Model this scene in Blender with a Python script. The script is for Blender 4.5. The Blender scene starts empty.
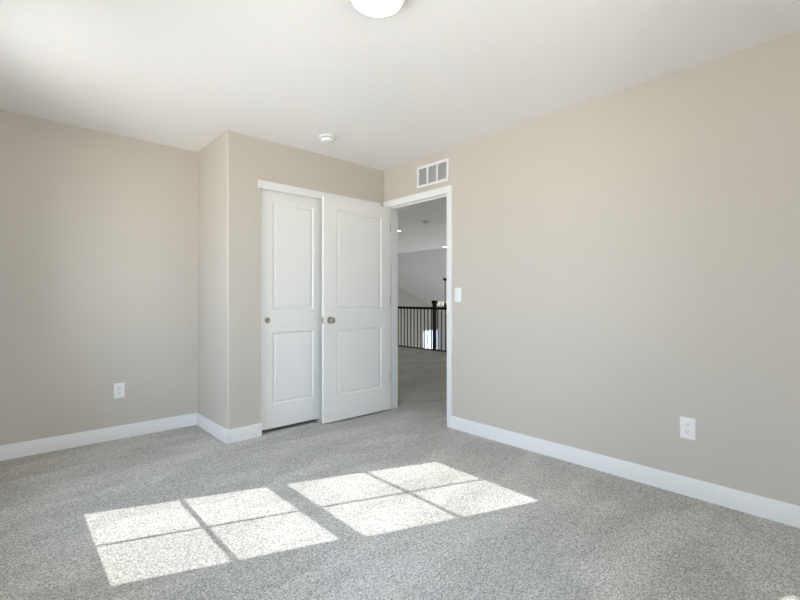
import bpy, bmesh, math, random
from mathutils import Matrix, Vector

random.seed(7)
scene = bpy.context.scene
COL = scene.collection

# ---------------------------------------------------------------- camera
cam_data = bpy.data.cameras.new('camera')
cam = bpy.data.objects.new('camera', cam_data)
COL.objects.link(cam)
cam.location = (0.0, 0.0, 1.1208)
cam.rotation_euler = (math.radians(90), 0, -0.740909)
cam_data.sensor_width = 36.0
cam_data.lens = 434.72 / 800 * 36.0
cam_data.shift_y = -0.76 / 800
cam_data.clip_start = 0.02
scene.camera = cam

# ---------------------------------------------------------------- view, world, sun
vs = scene.view_settings
scene.display_settings.display_device = 'sRGB'
vs.view_transform = 'Standard'
vs.look = 'None'
vs.gamma = 1.0
vs.use_curve_mapping = False
vs.exposure = 0.03
scene.cycles.max_bounces = 14
scene.cycles.diffuse_bounces = 10
scene.cycles.glossy_bounces = 6
scene.cycles.transparent_max_bounces = 16
scene.cycles.sample_clamp_indirect = 8.0

SKY_TOP = (0.52, 0.72, 1.0)
SKY_LOW = (0.74, 0.86, 1.0)
GROUND = (1.0, 0.985, 0.96)
SKY_STRENGTH = 12.6
GROUND_STRENGTH = 12.6

world = bpy.data.worlds.new('daylight')
scene.world = world
world.use_nodes = True
nt = world.node_tree
nt.nodes.clear()
wo = nt.nodes.new('ShaderNodeOutputWorld')
bg = nt.nodes.new('ShaderNodeBackground')
tc = nt.nodes.new('ShaderNodeTexCoord')
sx = nt.nodes.new('ShaderNodeSeparateXYZ')
mr = nt.nodes.new('ShaderNodeMapRange')
mr.inputs['From Min'].default_value = -1
mr.inputs['From Max'].default_value = 1
cr = nt.nodes.new('ShaderNodeValToRGB')
els = cr.color_ramp.elements
gs = GROUND_STRENGTH / SKY_STRENGTH
els[0].position = 0.0
els[0].color = (GROUND[0]*gs, GROUND[1]*gs, GROUND[2]*gs, 1)
els[1].position = 1.0
els[1].color = SKY_TOP + (1,)
e = els.new(0.48); e.color = (GROUND[0]*gs, GROUND[1]*gs, GROUND[2]*gs, 1)
e = els.new(0.53); e.color = SKY_LOW + (1,)
nt.links.new(tc.outputs['Generated'], sx.inputs[0])
nt.links.new(sx.outputs['Z'], mr.inputs['Value'])
nt.links.new(mr.outputs[0], cr.inputs[0])
nt.links.new(cr.outputs[0], bg.inputs['Color'])
bg.inputs['Strength'].default_value = SKY_STRENGTH
nt.links.new(bg.outputs[0], wo.inputs[0])

SUN_KX = 1.4425                        # metres travelled in x for each metre of fall
sun_dir = Vector((1.0, -0.388, -1.0 / SUN_KX)).normalized()
sd = bpy.data.lights.new('sun', 'SUN')
sd.energy = 6.6
sd.angle = math.radians(0.3)
sd.color = (1.0, 0.985, 0.955)
sun = bpy.data.objects.new('sun', sd)
COL.objects.link(sun)
sun.rotation_euler = sun_dir.to_track_quat('-Z', 'Y').to_euler()
sun.location = (-6, 3, 6)


def portal(loc, size_x, size_z, direction):
    """A light portal in a window opening: emits nothing, only guides the sampling of the sky."""
    d = bpy.data.lights.new('window_portal', 'AREA')
    d.shape = 'RECTANGLE'
    d.size = size_x
    d.size_y = size_z
    d.cycles.is_portal = True
    o = bpy.data.objects.new('window_portal', d)
    COL.objects.link(o)
    o.location = loc
    o.rotation_euler = Vector(direction).to_track_quat('-Z', 'Z').to_euler()
    return o


# ---------------------------------------------------------------- materials
def new_mat(name):
    m = bpy.data.materials.new(name)
    m.use_nodes = True
    t = m.node_tree
    b = t.nodes['Principled BSDF']
    return m, t, b


def set_spec(b, v):
    for k in ('Specular IOR Level', 'Specular'):
        if k in b.inputs:
            b.inputs[k].default_value = v
            return


def paint(name, col, rough=0.6, bump=0.0, bscale=120.0, spec=0.3, detail=2.0, bdist=0.002):
    m, t, b = new_mat(name)
    b.inputs['Base Color'].default_value = (*col, 1)
    b.inputs['Roughness'].default_value = rough
    set_spec(b, spec)
    if bump:
        c = t.nodes.new('ShaderNodeTexCoord')
        n = t.nodes.new('ShaderNodeTexNoise')
        n.inputs['Scale'].default_value = bscale
        n.inputs['Detail'].default_value = detail
        bp = t.nodes.new('ShaderNodeBump')
        bp.inputs['Strength'].default_value = bump
        bp.inputs['Distance'].default_value = bdist
        t.links.new(c.outputs['Object'], n.inputs['Vector'])
        t.links.new(n.outputs['Fac'], bp.inputs['Height'])
        t.links.new(bp.outputs[0], b.inputs['Normal'])
    return m


def metal(name, col, rough):
    m, t, b = new_mat(name)
    b.inputs['Base Color'].default_value = (*col, 1)
    b.inputs['Metallic'].default_value = 1.0
    b.inputs['Roughness'].default_value = rough
    return m


def emitter(name, col, strength):
    m, t, b = new_mat(name)
    b.inputs['Base Color'].default_value = (0.9, 0.9, 0.88, 1)
    b.inputs['Emission Color'].default_value = (*col, 1)
    b.inputs['Emission Strength'].default_value = strength
    return m


def carpet_mat():
    m, t, b = new_mat('grey_carpet')
    N, L = t.nodes, t.links
    c = N.new('ShaderNodeTexCoord')
    vor = N.new('ShaderNodeTexVoronoi')
    vor.inputs['Scale'].default_value = 220
    vor.inputs['Randomness'].default_value = 1.0
    L.new(c.outputs['Object'], vor.inputs['Vector'])
    tuft = N.new('ShaderNodeSeparateColor')
    L.new(vor.outputs['Color'], tuft.inputs[0])
    fine = N.new('ShaderNodeTexNoise')
    fine.inputs['Scale'].default_value = 115
    fine.inputs['Detail'].default_value = 4
    fine.inputs['Roughness'].default_value = 0.7
    L.new(c.outputs['Object'], fine.inputs['Vector'])
    mixv = N.new('ShaderNodeMix')
    mixv.inputs[0].default_value = 0.62
    L.new(tuft.outputs[0], mixv.inputs[2])
    L.new(fine.outputs['Fac'], mixv.inputs[3])
    ramp = N.new('ShaderNodeValToRGB')
    r = ramp.color_ramp.elements
    r[0].position = 0.27; r[0].color = (0.235, 0.229, 0.214, 1)
    r[1].position = 0.72; r[1].color = (0.78, 0.762, 0.72, 1)
    L.new(mixv.outputs[0], ramp.inputs[0])
    # brushed pile: long streaks left by the vacuum cleaner
    mp = N.new('ShaderNodeMapping')
    mp.inputs['Rotation'].default_value = (0, 0, math.radians(-6))
    mp.inputs['Scale'].default_value = (0.8, 2.2, 1)
    L.new(c.outputs['Object'], mp.inputs['Vector'])
    st = N.new('ShaderNodeTexNoise')
    st.inputs['Scale'].default_value = 1.7
    st.inputs['Detail'].default_value = 4
    st.inputs['Distortion'].default_value = 0.6
    L.new(mp.outputs[0], st.inputs['Vector'])
    sr = N.new('ShaderNodeMapRange')
    sr.inputs['From Min'].default_value = 0.42
    sr.inputs['From Max'].default_value = 0.58
    sr.inputs['To Min'].default_value = 0.90
    sr.inputs['To Max'].default_value = 1.06
    L.new(st.outputs['Fac'], sr.inputs['Value'])
    mul = N.new('ShaderNodeVectorMath'); mul.operation = 'SCALE'
    L.new(ramp.outputs[0], mul.inputs[0])
    L.new(sr.outputs[0], mul.inputs['Scale'])
    L.new(mul.outputs[0], b.inputs['Base Color'])
    b.inputs['Roughness'].default_value = 0.95
    set_spec(b, 0.05)
    bp = N.new('ShaderNodeBump')
    bp.inputs['Strength'].default_value = 0.45
    bp.inputs['Distance'].default_value = 0.004
    L.new(mixv.outputs[0], bp.inputs['Height'])
    L.new(bp.outputs[0], b.inputs['Normal'])
    return m


def glass_mat():
    m = bpy.data.materials.new('window_glass')
    m.use_nodes = True
    t = m.node_tree
    t.nodes.clear()
    o = t.nodes.new('ShaderNodeOutputMaterial')
    tr = t.nodes.new('ShaderNodeBsdfTransparent')
    tr.inputs[0].default_value = (0.96, 0.97, 0.97, 1)
    gl = t.nodes.new('ShaderNodeBsdfGlossy')
    gl.inputs['Roughness'].default_value = 0.02
    fr = t.nodes.new('ShaderNodeFresnel')
    fr.inputs['IOR'].default_value = 1.3
    mx = t.nodes.new('ShaderNodeMixShader')
    t.links.new(fr.outputs[0], mx.inputs[0])
    t.links.new(tr.outputs[0], mx.inputs[1])
    t.links.new(gl.outputs[0], mx.inputs[2])
    t.links.new(mx.outputs[0], o.inputs[0])
    return m


M = {
    'wall': paint('beige_wall_paint', (0.595, 0.553, 0.495), 0.75, 0.10, 160, 0.2),
    'loftwall': paint('grey_wall_paint', (0.60, 0.575, 0.53), 0.75, 0.10, 160, 0.2),
    'ceiling': paint('white_ceiling_paint', (0.885, 0.87, 0.855), 0.9, 0.45, 55, 0.1, 4.0, 0.004),
    'trim': paint('white_trim_paint', (0.84, 0.845, 0.84), 0.38, 0, spec=0.45),
    'door': paint('white_door_paint', (0.84, 0.835, 0.815), 0.42, 0.05, 300, 0.4),
    'plastic': paint('white_plastic', (0.86, 0.86, 0.86), 0.35, spec=0.5),
    'dark': paint('dark_slot', (0.03, 0.03, 0.03), 0.6),
    'ventback': paint('vent_shade_grey', (0.50, 0.51, 0.52), 0.8),
    'vent': paint('white_vent_enamel', (0.82, 0.82, 0.82), 0.4, spec=0.4),
    'nickel': metal('satin_nickel', (0.42, 0.37, 0.29), 0.34),
    'hinge': metal('brushed_hinge_steel', (0.66, 0.61, 0.53), 0.55),
    'wood': paint('espresso_wood', (0.010, 0.007, 0.006), 0.5, spec=0.2),
    'iron': paint('black_iron', (0.018, 0.016, 0.016), 0.45, spec=0.4),
    'lens': emitter('lit_lamp_lens', (1.0, 0.92, 0.80), 14.0),
    'lensedge': emitter('dim_lamp_lens_edge', (1.0, 0.84, 0.66), 0.28),
    'can': emitter('lit_downlight_lens', (1.0, 0.94, 0.84), 6.0),
    'shade': emitter('lit_frosted_shade', (1.0, 0.86, 0.68), 0.35),
    'carpet': carpet_mat(),
    'glass': glass_mat(),
    'rubber': paint('white_nylon', (0.75, 0.75, 0.73), 0.5),
}

# ---------------------------------------------------------------- mesh helpers
ORIGIN = {}


def bx(bm, lo, hi, bevel=0.0, seg=2):
    lo = Vector(lo); hi = Vector(hi)
    r = bmesh.ops.create_cube(bm, size=1.0)
    vs_ = r['verts']
    s = hi - lo
    c = (hi + lo) / 2
    for v in vs_:
        v.co = Vector((v.co.x * s.x + c.x, v.co.y * s.y + c.y, v.co.z * s.z + c.z))
    if bevel:
        ed = list({e for v in vs_ for e in v.link_edges})
        bmesh.ops.bevel(bm, geom=ed, offset=bevel, segments=seg, affect='EDGES', profile=0.5)
    return bm


def prism(bm, pts, z0, z1):
    """Vertical prism over a counter-clockwise footprint."""
    a = [bm.verts.new((x, y, z0)) for x, y in pts]
    b = [bm.verts.new((x, y, z1)) for x, y in pts]
    n = len(pts)
    for i in range(n):
        j = (i + 1) % n
        bm.faces.new((a[i], a[j], b[j], b[i]))
    bm.faces.new(list(reversed(a)))
    bm.faces.new(b)
    return bm


def sweep(bm, profile, p0, p1, out):
    """Extrude a (distance from wall, height) profile from p0 to p1; OUT points away from the wall."""
    p0 = Vector(p0); p1 = Vector(p1); out = Vector(out)
    up = Vector((0, 0, 1))
    a = [bm.verts.new(p0 + out * d + up * h) for d, h in profile]
    b = [bm.verts.new(p1 + out * d + up * h) for d, h in profile]
    n = len(profile)
    for i in range(n):
        j = (i + 1) % n
        bm.faces.new((a[i], a[j], b[j], b[i]))
    bm.faces.new(list(reversed(a)))
    bm.faces.new(b)
    return bm


def lathe(bm, prof, origin, axis, seg=32):
    """Revolve (radius, distance along axis) about AXIS through ORIGIN."""
    axis = Vector(axis).normalized()
    q = axis.to_track_quat('Z', 'Y').to_matrix().to_4x4()
    mt = Matrix.Translation(Vector(origin)) @ q
    rings = []
    for r, h in prof:
        if r < 1e-6:
            rings.append([bm.verts.new(mt @ Vector((0, 0, h)))])
        else:
            rings.append([bm.verts.new(mt @ Vector((r * math.cos(2 * math.pi * k / seg), r * math.sin(2 * math.pi * k / seg), h))) for k in range(seg)])
    for A, B in zip(rings, rings[1:]):
        for k in range(seg):
            l = (k + 1) % seg
            if len(A) == 1 and len(B) == 1:
                continue
            if len(A) == 1:
                bm.faces.new((A[0], B[k], B[l]))
            elif len(B) == 1:
                bm.faces.new((A[k], A[l], B[0]))
            else:
                bm.faces.new((A[k], A[l], B[l], B[k]))
    return bm


def tube(bm, pts, rad, seg=10):
    pts = [Vector(p) for p in pts]
    rings = []
    prev = None
    for i, p in enumerate(pts):
        d = (pts[min(i + 1, len(pts) - 1)] - pts[max(i - 1, 0)]).normalized()
        if prev is None:
            ref = Vector((0, 0, 1)) if abs(d.z) < 0.9 else Vector((1, 0, 0))
            u = d.cross(ref).normalized()
        else:
            u = (prev - d * prev.dot(d)).normalized()
        prev = u
        v = d.cross(u)
        rings.append([bm.verts.new(p + (u * math.cos(2 * math.pi * k / seg) + v * math.sin(2 * math.pi * k / seg)) * rad) for k in range(seg)])
    for A, B in zip(rings, rings[1:]):
        for k in range(seg):
            l = (k + 1) % seg
            bm.faces.new((A[k], A[l], B[l], B[k]))
    bm.faces.new(list(reversed(rings[0])))
    bm.faces.new(rings[-1])
    return bm


def obj(name, bm, mat, parent=None, smooth=None):
    """Link a bmesh given in world coordinates as one object, under PARENT when there is one."""
    if parent is not None:
        bm.transform(Matrix.Translation(-Vector(ORIGIN[parent.name])))
    bmesh.ops.recalc_face_normals(bm, faces=bm.faces)
    me = bpy.data.meshes.new(name)
    bm.to_mesh(me)
    bm.free()
    me.materials.append(mat)
    if smooth is not None:
        for p in me.polygons:
            p.use_smooth = True
        me.set_sharp_from_angle(angle=math.radians(smooth))
    o = bpy.data.objects.new(name, me)
    COL.objects.link(o)
    if parent is not None:
        o.parent = parent
        ORIGIN[o.name] = ORIGIN[parent.name]
    else:
        ORIGIN[o.name] = (0, 0, 0)
    return o


def thing(name, loc, label, cat, group=None, kind=None):
    o = bpy.data.objects.new(name, None)
    COL.objects.link(o)
    o.location = loc
    o.empty_display_size = 0.1
    ORIGIN[o.name] = tuple(loc)
    return tag(o, label, cat, group, kind)


def tag(o, label=None, cat=None, group=None, kind=None):
    if label: o['label'] = label
    if cat: o['category'] = cat
    if group: o['group'] = group
    if kind: o['kind'] = kind
    return o


def copy_tree(root, offset):
    """A copy of a thing with copies of its parts and their sub-parts, moved by OFFSET."""
    r = root.copy()
    COL.objects.link(r)
    r.location = Vector(root.location) + Vector(offset)
    ORIGIN[r.name] = tuple(r.location)
    for ch in list(root.children):
        c = ch.copy()
        COL.objects.link(c)
        c.parent = r
        for g in list(ch.children):
            d = g.copy()
            COL.objects.link(d)
            d.parent = c
    return r


def structure(name, bm, mat, label, cat, smooth=None):
    return tag(obj(name, bm, mat, None, smooth), label, cat, None, 'structure')


# ---------------------------------------------------------------- dimensions
H = 2.44                    # ceiling
XL, XR = -0.58, 2.893       # left and right wall faces
YB, YC, YF = -0.60, 3.407, 4.108   # back wall, closet front, far wall
XS = 1.294                  # side of the closet
WT = 0.127                  # partition thickness
XO = XR + WT                # loft side of the right wall
DY0, DY1 = 2.549, 3.338     # bedroom doorway
DH = 2.054                  # doorway head
CX0, CX1 = 1.565, 2.800     # closet opening
YE = 11.60                  # far end of the loft
XG = 14.0                   # outer side of the great room
XRAIL = 7.00
ZG = -2.75                  # floor of the great room below
vault = lambda x: 5.824 - 0.405 * x

# ---------------------------------------------------------------- floors and ceilings
bm = bmesh.new()
bx(bm, (XL - 0.15, YB - 0.15, -0.30), (XO, YF + 0.13, 0.0))
bx(bm, (XO, -1.13, -0.30), (XRAIL + 0.06, YE + 0.15, 0.0))
structure('floor', bm, M['carpet'], 'speckled grey carpet running from the bedroom out into the loft', 'floor')

bm = bmesh.new()
bx(bm, (XL - 0.15, YB - 0.15, H), (XO, YF + 0.13, H + 0.2))
structure('ceiling', bm, M['ceiling'], 'white textured bedroom ceiling', 'ceiling')

bm = bmesh.new()
bx(bm, (XO, -1.13, H), (8.36, YE + 0.15, H + 0.2))
structure('ceiling_loft', bm, M['ceiling'], 'flat grey-looking ceiling over the loft beyond the doorway', 'ceiling')

bm = bmesh.new()
x0, x1 = 8.355, XG + 0.2
for y in (-1.13, YE + 0.15):
    pass
a = [(x0, vault(x0)), (x1, vault(x1)), (x1, vault(x1) + 0.25), (x0, vault(x0) + 0.25)]
va = [bm.verts.new((x, -1.13, z)) for x, z in a]
vb = [bm.verts.new((x, YE + 0.15, z)) for x, z in a]
for i in range(4):
    j = (i + 1) % 4
    bm.faces.new((va[i], va[j], vb[j], vb[i]))
bm.faces.new(va[::-1]); bm.faces.new(vb)
structure('ceiling_vault', bm, M['ceiling'], 'sloping white ceiling beyond the black railing', 'ceiling')

bm = bmesh.new()
bx(bm, (XRAIL + 0.06, -1.13, ZG - 0.2), (XG + 0.15, YE + 0.15, ZG))
structure('floor_lower', bm, M['carpet'], 'floor of the storey below the loft railing', 'floor')

bm = bmesh.new()
bx(bm, (3.0, YE + 0.16, ZG - 0.6), (75.0, 95.0, ZG - 0.4))  # ground plane added so the far window looks less bright
structure('ground_added', bm, paint('pale_ground', (0.21, 0.205, 0.20), 0.9, 0.3, 30), 'plain ground plane added outside to dim the view through the far window', 'ground')

# ---------------------------------------------------------------- walls
# bedroom windows in the left wall: y of the glass, z of the glass
GX = -0.68
GZ0, GZ1 = 0.678, 2.010
WIN_Y = [(2.372, 3.172), (0.542, 1.342)]
FR = 0.075                                   # glass edge to rough opening
OPEN = [(a - FR, b + FR) for a, b in WIN_Y]
OZ0, OZ1 = GZ0 - 0.085, GZ1 + 0.075

bm = bmesh.new()
ys = [YB - 0.15, OPEN[1][0], OPEN[1][1], OPEN[0][0], OPEN[0][1], YF + 0.13]
for i in range(5):
    if i in (1, 3):
        bx(bm, (XL - 0.15, ys[i], 0), (XL, ys[i + 1], OZ0))
        bx(bm, (XL - 0.15, ys[i], OZ1), (XL, ys[i + 1], H))
    else:
        bx(bm, (XL - 0.15, ys[i], 0), (XL, ys[i + 1], H))
structure('wall_left', bm, M['wall'], 'beige window wall of the bedroom', 'wall')

bm = bmesh.new()
BWX = (0.42, 1.38)                            # glass of the back window, unseen and added to brighten the bedroom
BWZ = 1.00
bw = (BWX[0] - FR, BWX[1] + FR)
bx(bm, (XL, YB - 0.15, 0), (bw[0], YB, H))
bx(bm, (bw[1], YB - 0.15, 0), (XR, YB, H))
bx(bm, (bw[0], YB - 0.15, 0), (bw[1], YB, BWZ - 0.085))
bx(bm, (bw[0], YB - 0.15, OZ1), (bw[1], YB, H))
structure('wall_back', bm, M['wall'], 'beige bedroom wall opposite the closet', 'wall')

bm = bmesh.new()
bx(bm, (XL, YF, 0), (XR, YF + 0.13, H))
structure('wall_far', bm, M['wall'], 'beige wall left of the closet with a low outlet', 'wall')

bm = bmesh.new()
bx(bm, (XR, -1.13, 0), (XO, DY0 - 0.018, H))
bx(bm, (XR, DY1 + 0.018, 0), (XO, YF + 0.13, H))
bx(bm, (XR, DY0 - 0.018, DH + 0.018), (XO, DY1 + 0.018, H))
structure('wall_right', bm, M['wall'], 'long beige wall with the open doorway', 'wall')

# closet walls with a rounded outside corner
r = 0.016
arc = [(XS + r - r * math.cos(t), YC + r - r * math.sin(t)) for t in [math.pi / 2 * k / 6 for k in range(7)]]
T = 0.115
foot = arc + [(CX0, YC), (CX0, YC + T), (XS + T, YC + T), (XS + T, YF), (XS, YF)]
bm = bmesh.new()
prism(bm, foot, 0, H)
bx(bm, (CX1, YC, 0), (XR, YC + T, H))
bx(bm, (CX0, YC, 2.052), (CX1, YC + T, H))
structure('wall_closet', bm, M['wall'], 'beige closet wall jutting into the room with a rounded corner', 'wall', smooth=40)

bm = bmesh.new()
bx(bm, (XO - WT, YF + 0.13, 0), (XO, YE + 0.15, H))
structure('wall_loft', bm, M['loftwall'], 'loft wall continuing past the bedroom', 'wall')
bm = bmesh.new()
LW = (9.7, 12.9, -2.35, -0.75)  # opening for an unseen window added to light the gable wall
bx(bm, (XO, -1.13, ZG), (LW[0], -1.0, 2.7))
bx(bm, (LW[1], -1.13, ZG), (XG + 0.15, -1.0, 2.7))
bx(bm, (LW[0], -1.13, ZG), (LW[1], -1.0, LW[2]))
bx(bm, (LW[0], -1.13, LW[3]), (LW[1], -1.0, 2.7))
structure('wall_loft_back', bm, M['loftwall'], 'loft wall on the side away from the windows', 'wall')

# end wall of the great room with one visible window and a hidden one added for light
EW = [(11.82, 12.80), (9.10, 10.15)]
EZ0, EZ1 = -2.05, -0.02
bm = bmesh.new()
xs = [XO, EW[1][0], EW[1][1], EW[0][0], EW[0][1], XG + 0.15]
for i in range(5):
    if i in (1, 3):
        bx(bm, (xs[i], YE, ZG), (xs[i + 1], YE + 0.15, EZ0))
        bx(bm, (xs[i], YE, EZ1), (xs[i + 1], YE + 0.15, 2.7))
    else:
        bx(bm, (xs[i], YE, ZG), (xs[i + 1], YE + 0.15, 2.7))
structure('wall_loft_end', bm, M['loftwall'], 'grey gable wall far beyond the black railing', 'wall')

SW = [(2.2, 4.4), (5.6, 7.8)]  # unseen eave-wall windows, added to bring daylight into the great room
SZ0, SZ1 = -2.3, -0.1
bm = bmesh.new()
ys = [-1.13, SW[0][0], SW[0][1], SW[1][0], SW[1][1], YE + 0.15]
for i in range(5):
    if i in (1, 3):
        bx(bm, (XG, ys[i], ZG), (XG + 0.15, ys[i + 1], SZ0))
        bx(bm, (XG, ys[i], SZ1), (XG + 0.15, ys[i + 1], 0.4))
    else:
        bx(bm, (XG, ys[i], ZG), (XG + 0.15, ys[i + 1], 0.4))
structure('wall_great_side', bm, M['loftwall'], 'low eave wall of the room below the loft', 'wall')
bm = bmesh.new()
bx(bm, (XRAIL - 0.06, -1.0, ZG), (XRAIL + 0.06, YE, -0.30))
structure('wall_under_loft', bm, M['loftwall'], 'wall under the edge of the loft', 'wall')

# ---------------------------------------------------------------- windows
def window(name, mt, w, z0, z1, label, grille=True):
    """Double-hung window. Local frame: x along the wall, y outwards, glass in the plane y = 0; w, z0, z1 are the glass."""
    t = tag(bpy.data.objects.new(name, None), label, 'window', None, 'structure')
    COL.objects.link(t)
    t.matrix_world = mt
    ORIGIN[t.name] = (0, 0, 0)
    hw = w / 2
    f = 0.040                                # glass edge to frame
    bm = bmesh.new()
    o = FR
    for s in (-1, 1):
        a, b = sorted((s * (hw + f), s * (hw + o)))
        bx(bm, (a, -0.03, z0 - 0.085), (b, 0.05, z1 + o))
    bx(bm, (-hw - f, -0.03, z1 + f), (hw + f, 0.05, z1 + o))
    bx(bm, (-hw - f, -0.03, z0 - 0.085), (hw + f, 0.05, z0 - 0.05))
    obj('window_frame', bm, M['trim'], t)
    zm = (z0 + z1) / 2 - 0.028
    g = 0.0055
    for lo, hi, rl, rh, inset in ((z0, zm - 0.029, 0.05, 0.029, 0.024), (zm + 0.024, z1, 0.024, 0.042, 0.0)):
        bm = bmesh.new()
        for s in (-1, 1):
            a, b = sorted((s * hw + (inset if s < 0 else 0), s * (hw + f)))
            bx(bm, (a, -0.015, lo - rl), (b, 0.015, hi + rh))
        bx(bm, (-hw, -0.015, lo - rl), (hw, 0.015, lo))
        bx(bm, (-hw, -0.015, hi), (hw, 0.015, hi + rh))
        if grille:
            bx(bm, (-0.008, -0.006, lo), (0.008, 0.006, hi))
            bx(bm, (-hw, -0.006, (lo + hi) / 2 - g), (-0.008, 0.006, (lo + hi) / 2 + g))
            bx(bm, (0.008, -0.006, (lo + hi) / 2 - g), (hw, 0.006, (lo + hi) / 2 + g))
        s_ = obj('sash', bm, M['trim'], t)
        bm = bmesh.new()
        bx(bm, (-hw, 0.0065, lo), (hw, 0.0085, hi))
        obj('pane', bm, M['glass'], s_)
    return t


for k, (a, b) in enumerate(WIN_Y):
    mt = Matrix.Translation((GX, (a + b) / 2, 0)) @ Matrix.Rotation(math.radians(90), 4, 'Z')
    wnd = window('window_%d' % (k + 1), mt, b - a, GZ0, GZ1,
                 ('white double-hung bedroom window nearer the closet', 'white double-hung bedroom window nearer the back wall')[k])
    bm = bmesh.new()                          # stool board at the inner edge
    bx(bm, (-(b - a) / 2 - FR - 0.03, -0.13, GZ0 - 0.105), ((b - a) / 2 + FR + 0.03, -0.101, GZ0 - 0.087), 0.003)
    obj('window_sill', bm, M['trim'], wnd)
    portal((XL - 0.16, (a + b) / 2, (OZ0 + OZ1) / 2), b - a + 2 * FR, OZ1 - OZ0, (1, 0, 0))
mt = Matrix.Translation(((BWX[0] + BWX[1]) / 2, YB - 0.10, 0)) @ Matrix.Rotation(math.pi, 4, 'Z')
wnd = window('window_3', mt, BWX[1] - BWX[0], BWZ, GZ1, 'unseen white double-hung window opposite the closet, added to brighten the bedroom')
bm = bmesh.new()
bx(bm, (-0.585, -0.13, BWZ - 0.105), (0.585, -0.101, BWZ - 0.087), 0.003)
obj('window_sill', bm, M['trim'], wnd)
portal(((BWX[0] + BWX[1]) / 2, YB - 0.16, (BWZ - 0.085 + OZ1) / 2), bw[1] - bw[0], OZ1 - BWZ + 0.085, (0, 1, 0))
for k, (a, b) in enumerate(EW):
    mt = Matrix.Translation(((a + b) / 2, YE + 0.09, 0))
    window('window_%d' % (k + 4), mt, b - a - 2 * FR, EZ0 + 0.085, EZ1 - FR,
           ('bright window seen through the railing balusters', 'hidden tall gable-wall window added to light the room below')[k], False)
    portal(((a + b) / 2, YE + 0.16, (EZ0 + EZ1) / 2), b - a, EZ1 - EZ0, (0, -1, 0))
for k, (a, b) in enumerate(SW):
    mt = Matrix.Translation((XG + 0.09, (a + b) / 2, 0)) @ Matrix.Rotation(math.radians(-90), 4, 'Z')
    window('window_%d' % (k + 6), mt, b - a - 2 * FR, SZ0 + 0.085, SZ1 - FR,
           ('unseen wide eave-wall window added for light, nearer the loft back wall', 'unseen wide eave-wall window added for light, nearer the gable wall')[k], False)
    portal((XG + 0.16, (a + b) / 2, (SZ0 + SZ1) / 2), b - a, SZ1 - SZ0, (-1, 0, 0))

mt = Matrix.Translation(((LW[0] + LW[1]) / 2, -1.08, 0)) @ Matrix.Rotation(math.pi, 4, 'Z')
window('window_8', mt, LW[1] - LW[0] - 2 * FR, LW[2] + 0.085, LW[3] - FR, 'unseen wide window of the room below, added to light the gable wall', False)
portal(((LW[0] + LW[1]) / 2, -1.14, (LW[2] + LW[3]) / 2), LW[1] - LW[0], LW[3] - LW[2], (0, 1, 0))

# ---------------------------------------------------------------- baseboards
BP = [(0, 0), (0.015, 0), (0.015, 0.094), (0.012, 0.101), (0.006, 0.1035), (0, 0.1035)]


def baseboard(side, p0, p1, out, label):
    bm = bmesh.new()
    sweep(bm, BP, p0, p1, out)
    structure('baseboard_' + side, bm, M['trim'], label, 'baseboard', smooth=30)


baseboard('far', (XL, YF, 0), (XS, YF, 0), (0, -1, 0), 'white baseboard under the wall left of the closet')
baseboard('closet_side', (XS, YF - 0.015, 0), (XS, YC - 0.015, 0), (-1, 0, 0), 'short white baseboard on the side of the closet')
baseboard('closet', (XS - 0.002, YC, 0), (CX0 + 0.004, YC, 0), (0, -1, 0), 'short white baseboard beside the sliding closet door')
baseboard('right', (XR, DY0 - 0.062, 0), (XR, YB, 0), (-1, 0, 0), 'long white baseboard right of the doorway')
baseboard('back', (XL, YB, 0), (XR - 0.015, YB, 0), (0, 1, 0), 'white baseboard under the back wall')
baseboard('left', (XL, YB + 0.015, 0), (XL, YF - 0.015, 0), (1, 0, 0), 'white baseboard under the bedroom windows')

# ---------------------------------------------------------------- doorway casing and jamb
trim = thing('trim_1', (XR, DY0, 0), 'white casing and jamb around the open doorway', 'door frame', None, 'structure')
CW, RV = 0.057, 0.005                         # casing width, reveal
CP = [(0.0, 0.0), (0.0, 0.009), (0.006, 0.0115), (0.020, 0.0125), (0.034, 0.0150), (0.048, 0.0165), (0.055, 0.0155), (CW, 0.013), (CW, 0.0)]
bm = bmesh.new()
yi0, yi1, zi = DY0 - RV, DY1 + RV, DH + RV
path = [((yi0, 0.0), (-1, 0)), ((yi0, zi), (-1, 1)), ((yi1, zi), (1, 1)), ((yi1, 0.0), (1, 0))]
rows = []
for (y, z), (dy, dz) in path:
    rows.append([bm.verts.new((XR - d, y + dy * w, z + dz * w)) for w, d in CP])
for A, B in zip(rows, rows[1:]):
    for i in range(len(CP)):
        j = (i + 1) % len(CP)
        bm.faces.new((A[i], A[j], B[j], B[i]))
bm.faces.new(rows[0]); bm.faces.new(rows[-1][::-1])
obj('casing', bm, M['trim'], trim, smooth=25)
bm = bmesh.new()
jt = 0.018
bx(bm, (XR - 0.001, DY0 - jt, 0), (XO + 0.001, DY0, DH))
bx(bm, (XR - 0.001, DY1, 0), (XO + 0.001, DY1 + jt, DH))
bx(bm, (XR - 0.001, DY0 - jt, DH), (XO + 0.001, DY1 + jt, DH + jt))
obj('jamb', bm, M['trim'], trim)
bm = bmesh.new()
s0, s1, st = XR + 0.038, XR + 0.072, 0.011
bx(bm, (s0, DY0, 0), (s1, DY0 + st, DH - st), 0.002)
bx(bm, (s0, DY1 - st, 0), (s1, DY1, DH - st), 0.002)
bx(bm, (s0, DY0, DH - st), (s1, DY1, DH), 0.002)
obj('door_stop', bm, M['trim'], trim)
bm = bmesh.new()
bx(bm, (XR + 0.006, DY0 - 0.0005, 0.90), (XR + 0.032, DY0 + 0.0015, 0.965), 0.0005)
obj('strike_plate', bm, M['nickel'], trim)

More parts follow.
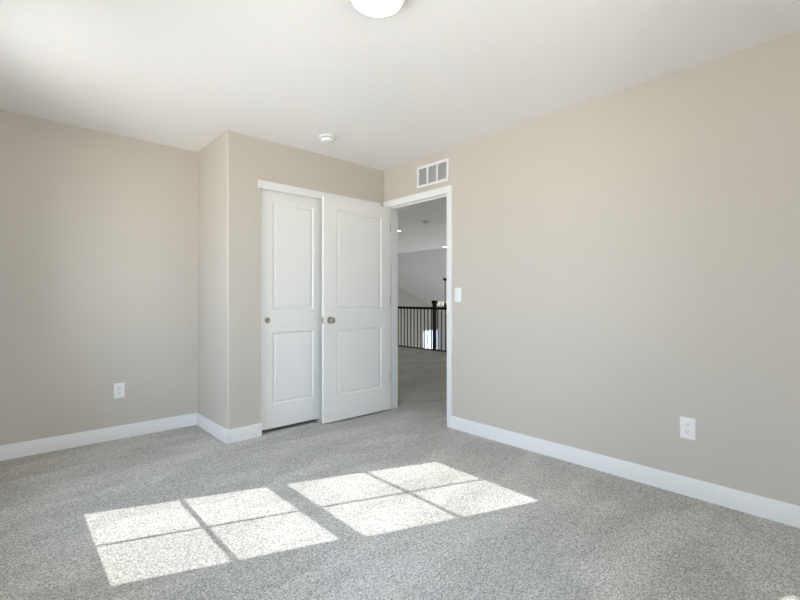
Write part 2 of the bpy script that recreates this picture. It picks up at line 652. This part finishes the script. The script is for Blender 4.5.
# ---------------------------------------------------------------- two-panel doors
def panel_door_bm(x0, x1, y0, y1, z0, z1, panels):
    """Moulded two-panel slab: x0..x1 wide, faces at y0 (towards the room) and y1; panels are (xa, xb, za, zb)."""
    bm = bmesh.new()
    xs = [x0, panels[0][0], panels[0][1], x1]
    zs = [z0, panels[0][2], panels[0][3], panels[1][2], panels[1][3], z1]
    ring = [(0.0, 0.0), (0.005, 0.0022), (0.010, 0.0095), (0.014, 0.0110), (0.019, 0.0095), (0.031, 0.0040), (0.036, 0.0036)]
    for y, sgn in ((y0, 1), (y1, -1)):
        for i in range(3):
            for k in range(5):
                xa, xb, za, zb = xs[i], xs[i + 1], zs[k], zs[k + 1]
                if i == 1 and k in (1, 3):
                    prev = None
                    for off, dep in ring:
                        q = [bm.verts.new((xx, y + sgn * dep, zz)) for xx, zz in
                             ((xa + off, za + off), (xb - off, za + off), (xb - off, zb - off), (xa + off, zb - off))]
                        if prev:
                            for n in range(4):
                                m_ = (n + 1) % 4
                                bm.faces.new((prev[n], prev[m_], q[m_], q[n]))
                        prev = q
                    bm.faces.new(prev)
                else:
                    bm.faces.new([bm.verts.new((xx, y, zz)) for xx, zz in ((xa, za), (xb, za), (xb, zb), (xa, zb))])
    for k in range(5):
        for x in (x0, x1):
            bm.faces.new([bm.verts.new(c) for c in ((x, y0, zs[k]), (x, y1, zs[k]), (x, y1, zs[k + 1]), (x, y0, zs[k + 1]))])
    for i in range(3):
        for z in (z0, z1):
            bm.faces.new([bm.verts.new(c) for c in ((xs[i], y0, z), (xs[i + 1], y0, z), (xs[i + 1], y1, z), (xs[i], y1, z))])
    bmesh.ops.remove_doubles(bm, verts=bm.verts, dist=1e-5)
    return bm


# bedroom door, swung open against the closet
BX0, BX1, BY0, BY1 = 2.104, 2.881, 3.300, 3.335
door = thing('door_1', (XR - 0.006, 3.34, 0.014), 'white two-panel bedroom door swung open with a satin knob', 'door', None, 'structure')
obj('door_leaf', panel_door_bm(BX0, BX1, BY0, BY1, 0.016, 2.040,
    [(2.241, 2.774, 0.245, 0.848), (2.241, 2.774, 1.036, 1.936)]), M['door'], door)
KX, KZ = 2.169, 0.933
for sgn, y in ((-1, BY0), (1, BY1)):
    bm = bmesh.new()
    lathe(bm, [(0, 0), (0.031, 0), (0.032, 0.002), (0.030, 0.006), (0.020, 0.009), (0.0, 0.009)], (KX, y, KZ), (0, sgn, 0))
    rose = obj('knob_rose', bm, M['nickel'], door, smooth=40)
    bm = bmesh.new()
    kp = [(0.010, 0.006), (0.010, 0.022), (0.014, 0.026), (0.023, 0.031), (0.0265, 0.038), (0.0265, 0.045), (0.022, 0.052), (0.012, 0.056), (0, 0.057)]
    lathe(bm, kp, (KX, y, KZ), (0, sgn, 0))
    obj('knob', bm, M['nickel'], rose, smooth=40)
bm = bmesh.new()
bx(bm, (BX0 - 0.0015, 3.305, KZ - 0.029), (BX0 + 0.002, 3.330, KZ + 0.029), 0.0006)
latch = obj('latch_plate', bm, M['nickel'], door)
bm = bmesh.new()
bx(bm, (BX0 - 0.011, 3.311, KZ - 0.009), (BX0 - 0.001, 3.324, KZ + 0.009), 0.002)
obj('latch_bolt', bm, M['nickel'], latch)
for z in (0.339, 1.093, 1.847):
    bm = bmesh.new()
    bx(bm, (XR - 0.002, DY1 - 0.0020, z - 0.045), (XR + 0.030, DY1 - 0.0002, z + 0.045), 0.0005)
    bx(bm, (BX1 - 0.0002, 3.303, z - 0.045), (BX1 + 0.0020, BY1 + 0.001, z + 0.045), 0.0005)
    lathe(bm, [(0, -0.048), (0.0055, -0.048), (0.0055, 0.048), (0, 0.048)], (XR - 0.0065, DY1 - 0.0005, z), (0, 0, 1), 14)
    obj('hinge', bm, M['hinge'], door, smooth=40)

# closet sliding doors and their fascia
fascia = bmesh.new()
bx(fascia, (1.543, YC - 0.018, 2.030), (CX1 + 0.034, YC, 2.096), 0.002)
structure('trim_2', fascia, M['trim'], 'white fascia board across the top of the closet opening', 'trim')

cl = thing('door_2', (1.586, 3.43, 0.02), 'white two-panel sliding closet door with a round finger pull', 'door', None, 'structure')
obj('door_leaf', panel_door_bm(1.574, 2.205, 3.430, 3.463, 0.033, 2.046,
    [(1.682, 2.080, 0.232, 0.842), (1.682, 2.080, 1.033, 1.946)]), M['door'], cl)
bm = bmesh.new()
lathe(bm, [(0, -0.006), (0.016, -0.005), (0.019, 0.001), (0.0215, 0.003), (0.0245, 0.0022), (0.0255, 0.0)], (1.636, 3.430, 0.943), (0, -1, 0))
pull = obj('finger_pull', bm, M['nickel'], cl, smooth=40)
# the cup of the pull sits proud of the slab by a lip; a disc closes it
bm = bmesh.new()
lathe(bm, [(0.0, 0.0016), (0.017, 0.0012), (0.020, 0.0022), (0.020, 0.0)], (1.636, 3.430, 0.943), (0, -1, 0))
obj('pull_cup', bm, M['nickel'], pull, smooth=40)

cr_ = thing('door_3', (2.18, 3.47, 0.02), 'white sliding closet door hidden behind the open bedroom door', 'door', None, 'structure')
obj('door_leaf', panel_door_bm(2.178, 2.796, 3.470, 3.503, 0.033, 2.046,
    [(2.300, 2.690, 0.232, 0.842), (2.300, 2.690, 1.033, 1.946)]), M['door'], cr_)

g = thing('floor_guide', (2.150, 3.45, 0), 'small white floor guide under the sliding closet door', 'door guide')
bm = bmesh.new()
bx(bm, (2.128, 3.418, 0), (2.176, 3.512, 0.006), 0.001)
obj('base', bm, M['rubber'], g)
for y0, y1 in ((3.418, 3.428), (3.464, 3.469), (3.504, 3.512)):
    bm = bmesh.new()
    bx(bm, (2.136, y0, 0.004), (2.168, y1, 0.034), 0.001)
    obj('fin', bm, M['rubber'], g)

# ---------------------------------------------------------------- ceiling lamp and detector
LX, LY = 1.178, 1.430
lamp = thing('ceiling_lamp', (LX, LY, H), 'lit round flush ceiling lamp with a white rim', 'lamp')
bm = bmesh.new()
lathe(bm, [(0, 0), (0.136, 0), (0.138, 0.004), (0.136, 0.020), (0.130, 0.028), (0.124, 0.031), (0.118, 0.028), (0, 0.022)], (LX, LY, H), (0, 0, -1), 64)
obj('rim', bm, paint('lamp_rim_enamel', (0.80, 0.77, 0.71), 0.4), lamp, smooth=40)
bm = bmesh.new()
lathe(bm, [(0.1195, 0.026), (0.119, 0.036), (0.113, 0.044), (0.106, 0.0485)], (LX, LY, H), (0, 0, -1), 64)
obj('lens_edge', bm, M['lensedge'], lamp, smooth=60)
M['lensedge'].node_tree.nodes['Principled BSDF'].inputs['Base Color'].default_value = (0.70, 0.62, 0.52, 1)
bm = bmesh.new()
lathe(bm, [(0.106, 0.0485), (0.085, 0.054), (0.05, 0.058), (0, 0.060)], (LX, LY, H), (0, 0, -1), 64)
obj('lens', bm, M['lens'], lamp, smooth=60)

SX, SY = 1.950, 3.008
det = thing('smoke_detector', (SX, SY, H), 'round white smoke detector on the bedroom ceiling near the closet', 'smoke detector')
bm = bmesh.new()
lathe(bm, [(0, 0), (0.068, 0), (0.069, 0.002), (0.068, 0.010), (0.064, 0.012), (0, 0.012)], (SX, SY, H), (0, 0, -1), 40)
obj('base', bm, M['plastic'], det, smooth=40)
bm = bmesh.new()
lathe(bm, [(0.050, 0.012), (0.050, 0.017), (0, 0.017)], (SX, SY, H), (0, 0, -1), 40)
obj('vent_slot', bm, M['dark'], det, smooth=40)
bm = bmesh.new()
lathe(bm, [(0, 0.016), (0.054, 0.016), (0.0555, 0.020), (0.054, 0.030), (0.047, 0.040), (0.036, 0.043), (0, 0.043)], (SX, SY, H), (0, 0, -1), 40)
body = obj('body', bm, M['plastic'], det, smooth=40)
bm = bmesh.new()
lathe(bm, [(0, 0.042), (0.014, 0.042), (0.014, 0.045), (0.012, 0.0462), (0, 0.0465)], (SX - 0.006, SY - 0.004, H), (0, 0, -1), 20)
obj('test_button', bm, M['plastic'], body, smooth=40)

# ---------------------------------------------------------------- return air vent
VY0, VY1, VZ0, VZ1 = 2.524, 2.920, 2.162, 2.360
vent = thing('air_vent', (XR, (VY0 + VY1) / 2, VZ0), 'white three-section wall vent above the doorway', 'vent')
bm = bmesh.new()
bx(bm, (XR - 0.002, VY0 + 0.01, VZ0 + 0.01), (XR + 0.0, VY1 - 0.01, VZ1 - 0.01))  # flat sheet on the wall; shade behind the blades is its grey colour
obj('backing', bm, M['ventback'], vent)
fw, fd, mu = 0.024, 0.011, 0.015
bm = bmesh.new()
bx(bm, (XR - fd, VY0, VZ0), (XR, VY0 + fw, VZ1), 0.002)
bx(bm, (XR - fd, VY1 - fw, VZ0), (XR, VY1, VZ1), 0.002)
bx(bm, (XR - fd, VY0 + fw - 0.002, VZ0), (XR, VY1 - fw + 0.002, VZ0 + fw), 0.002)
bx(bm, (XR - fd, VY0 + fw - 0.002, VZ1 - fw), (XR, VY1 - fw + 0.002, VZ1), 0.002)
sec = (VY1 - VY0 - 2 * fw - 2 * mu) / 3
for k in (1, 2):
    y = VY0 + fw + k * sec + (k - 1) * mu
    bx(bm, (XR - fd, y, VZ0 + fw - 0.002), (XR, y + mu, VZ1 - fw + 0.002), 0.0015)
obj('frame', bm, M['vent'], vent)
for k in range(3):
    y0 = VY0 + fw + k * (sec + mu)
    bm = bmesh.new()
    n = 11
    for i in range(n):                        # slanted vertical blades of one section
        yc = y0 + (i + 0.5) * sec / n
        a = [(XR - 0.0095, yc - 0.0042), (XR - 0.0090, yc - 0.0048), (XR - 0.0025, yc + 0.0018), (XR - 0.0030, yc + 0.0026)]
        prism(bm, a, VZ0 + fw - 0.001, VZ1 - fw + 0.001)
    obj('louver_panel', bm, M['vent'], vent)

# ---------------------------------------------------------------- outlets and switch
def wall_matrix(p, normal):
    """Local x runs along the wall (to the right seen from the room), y up, z out of the wall."""
    n = Vector(normal); up = Vector((0, 0, 1)); x = up.cross(n)
    m_ = Matrix((x, up, n)).transposed().to_4x4()
    return Matrix.Translation(p) @ m_


def plate_thing(name, p, normal, label, cat, group=None):
    t = tag(bpy.data.objects.new(name, None), label, cat, group)
    COL.objects.link(t)
    t.matrix_world = wall_matrix(p, normal)
    t.empty_display_size = 0.05
    ORIGIN[t.name] = (0, 0, 0)
    return t


PW, PH = 0.076, 0.122
def plate_bm():
    bm = bmesh.new()
    bx(bm, (-PW / 2, -PH / 2, 0), (PW / 2, PH / 2, 0.0062), 0.0022, 3)
    return bm


def outlet(p, normal, label):
    t = plate_thing('wall_outlet', p, normal, label, 'outlet', 'wall outlets')
    obj('cover_plate', plate_bm(), M['plastic'], t, smooth=30)
    for s in (-1, 1):
        bm = bmesh.new()
        pts = [(0.0172 * max(-1, min(1, 1.25 * math.cos(a))), s * 0.0195 + 0.0142 * math.sin(a)) for a in [2 * math.pi * k / 28 for k in range(28)]]
        a = [bm.verts.new((x, y, 0.005)) for x, y in pts]
        b = [bm.verts.new((x, y, 0.0076)) for x, y in pts]
        for i in range(28):
            j = (i + 1) % 28
            bm.faces.new((a[i], a[j], b[j], b[i]))
        bm.faces.new(b)
        rc = obj('receptacle', bm, M['plastic'], t)
        for x, hh in ((-0.0064, 0.0046), (0.0064, 0.0038)):
            bm = bmesh.new()
            bx(bm, (x - 0.0012, s * 0.0195 + 0.0030 - hh, 0.0070), (x + 0.0012, s * 0.0195 + 0.0030 + hh, 0.0079))
            obj('slot', bm, M['dark'], rc)
        bm = bmesh.new()
        lathe(bm, [(0, 0.0070), (0.0025, 0.0070), (0.0025, 0.0079), (0, 0.0079)], (0, s * 0.0195 - 0.0075, 0), (0, 0, 1), 12)
        obj('slot', bm, M['dark'], rc)
    bm = bmesh.new()
    lathe(bm, [(0, 0.0058), (0.0032, 0.0058), (0.0028, 0.0072), (0, 0.0074)], (0, 0, 0), (0, 0, 1), 12)
    obj('screw', bm, M['plastic'], t)
    return t


outlet((XR, 0.723, 0.384), (-1, 0, 0), 'white duplex outlet low on the long right-hand wall')
outlet((0.693, YF, 0.386), (0, -1, 0), 'white duplex outlet low on the wall left of the closet')

sw = plate_thing('light_switch', (XR, 2.418, 1.159), (-1, 0, 0), 'white rocker light switch on the wall beside the doorway casing', 'switch')
obj('cover_plate', plate_bm(), M['plastic'], sw, smooth=30)
bm = bmesh.new()
bx(bm, (-0.0168, -0.0335, 0.004), (0.0168, 0.0335, 0.0072), 0.0006)
obj('bezel', bm, M['plastic'], sw)
bm = bmesh.new()
v = [bm.verts.new(c) for c in ((-0.0152, -0.0315, 0.0105), (0.0152, -0.0315, 0.0105), (0.0152, 0, 0.0078), (-0.0152, 0, 0.0078), (0.0152, 0.0315, 0.0080), (-0.0152, 0.0315, 0.0080))]
w_ = [bm.verts.new((c.co.x, c.co.y, 0.006)) for c in v]
bm.faces.new((v[0], v[1], v[2], v[3])); bm.faces.new((v[3], v[2], v[4], v[5]))
ringi = [0, 1, 2, 4, 5, 3]
for i in range(6):
    a_, b_ = ringi[i], ringi[(i + 1) % 6]
    bm.faces.new((v[a_], w_[a_], w_[b_], v[b_]))
obj('rocker', bm, M['plastic'], sw)

# ---------------------------------------------------------------- loft railing
RY0, RY1, NY = 4.60, 10.40, 6.525
rail = thing('stair_railing', (XRAIL, NY, 0), 'dark railing with thin balusters along the loft edge', 'railing')
bm = bmesh.new()
sweep(bm, [(-0.030, 0.895), (0.030, 0.895), (0.034, 0.915), (0.030, 0.940), (0.014, 0.952), (-0.014, 0.952), (-0.030, 0.940), (-0.034, 0.915)],
      (XRAIL, RY0, 0), (XRAIL, RY1, 0), (1, 0, 0))
obj('handrail', bm, M['wood'], rail, smooth=40)
bm = bmesh.new()
bx(bm, (XRAIL - 0.030, RY0, 0), (XRAIL + 0.030, RY1, 0.018), 0.004)
obj('shoe_rail', bm, M['wood'], rail)
bm = bmesh.new()
bx(bm, (XRAIL - 0.034, NY - 0.034, 0), (XRAIL + 0.034, NY + 0.034, 1.015), 0.004)
newel = obj('newel_post', bm, M['wood'], rail)
bm = bmesh.new()
bx(bm, (XRAIL - 0.045, NY - 0.045, 1.012), (XRAIL + 0.045, NY + 0.045, 1.040), 0.006)
bx(bm, (XRAIL - 0.054, NY - 0.054, 1.034), (XRAIL + 0.054, NY + 0.054, 1.095), 0.020, 3)
obj('post_cap', bm, M['wood'], newel)
bm = bmesh.new()
bs, first = 0.0095, None
y = NY + 0.055
ylist = []
for sgn in (1, -1):
    k = 0
    while True:
        y = NY + sgn * (0.095 + 0.110 * k)
        if y > RY1 - 0.05 or y < RY0 + 0.05:
            break
        ylist.append(y); k += 1
for y in ylist:
    if first is None:
        bm = bmesh.new()
        bx(bm, (XRAIL - bs, y - bs, 0.012), (XRAIL + bs, y + bs, 0.90))
        first = obj('baluster', bm, M['iron'], rail)
        fy = y
    else:
        c = first.copy()
        COL.objects.link(c)
        c.parent = rail
        c.location = (0, y - fy, 0)

# ---------------------------------------------------------------- loft ceiling fixtures
def downlight(x, y, label):
    t = thing('recessed_light', (x, y, H), label, 'ceiling light', 'lit downlights over the loft')
    bm = bmesh.new()
    lathe(bm, [(0.062, 0.0), (0.088, 0.0), (0.089, 0.003), (0.080, 0.007), (0.064, 0.006), (0.062, 0.0)], (x, y, H), (0, 0, -1), 32)
    obj('trim_ring', bm, M['plastic'], t, smooth=40)
    bm = bmesh.new()
    lathe(bm, [(0.066, 0.001), (0.064, 0.0045), (0, 0.006)], (x, y, H), (0, 0, -1), 32)
    obj('lens', bm, M['can'], t, smooth=40)


downlight(5.62, 6.22, 'small lit downlight at the left edge of the doorway view')
downlight(8.22, 7.30, 'small lit downlight beside the right doorway casing')
dx, dy = 5.29, 5.13
ld = thing('smoke_detector', (dx, dy, H), 'small round smoke detector on the dim loft ceiling', 'smoke detector')
bm = bmesh.new()
lathe(bm, [(0, 0), (0.062, 0), (0.062, 0.012), (0, 0.012)], (dx, dy, H), (0, 0, -1), 32)
obj('base', bm, M['plastic'], ld, smooth=40)
bm = bmesh.new()
lathe(bm, [(0, 0.012), (0.052, 0.012), (0.050, 0.034), (0.034, 0.044), (0, 0.044)], (dx, dy, H), (0, 0, -1), 32)
obj('body', bm, M['plastic'], ld, smooth=40)

# chandelier hanging from the sloping ceiling
hx, hy = 10.06, 8.94
hz = vault(hx)
ch = thing('chandelier', (hx, hy, hz), 'dark chandelier hanging beyond the railing beside the doorway casing', 'chandelier')
bm = bmesh.new()
lathe(bm, [(0, -0.03), (0.065, -0.03), (0.065, 0.035), (0.030, 0.06), (0, 0.06)], (hx, hy, hz), (0, 0, -1), 24)
obj('canopy', bm, M['iron'], ch, smooth=40)
bm = bmesh.new()
lathe(bm, [(0, 0.05), (0.011, 0.05), (0.011, 0.72), (0.03, 0.76), (0.045, 0.82), (0.03, 0.90), (0.012, 0.95), (0.018, 0.98), (0, 1.0)], (hx, hy, hz), (0, 0, -1), 16)
obj('stem', bm, M['iron'], ch, smooth=50)
for k in range(6):
    a = 2 * math.pi * k / 6 + 0.45
    u = Vector((math.cos(a), math.sin(a), 0))
    c0 = Vector((hx, hy, hz - 0.86))
    pts = [c0 + u * 0.03, c0 + u * 0.12 + Vector((0, 0, -0.05)), c0 + u * 0.22 + Vector((0, 0, -0.045)), c0 + u * 0.29, c0 + u * 0.30 + Vector((0, 0, 0.04))]
    bm = bmesh.new()
    tube(bm, pts, 0.009, 8)
    arm = obj('arm', bm, M['iron'], ch, smooth=50)
    bm = bmesh.new()
    q = c0 + u * 0.30 + Vector((0, 0, 0.03))
    lathe(bm, [(0, 0), (0.030, 0.0), (0.040, 0.03), (0.052, 0.10), (0.060, 0.13), (0.056, 0.13), (0.036, 0.03), (0, 0.012)], q, (0, 0, 1), 18)
    obj('shade', bm, M['shade'], arm, smooth=50)
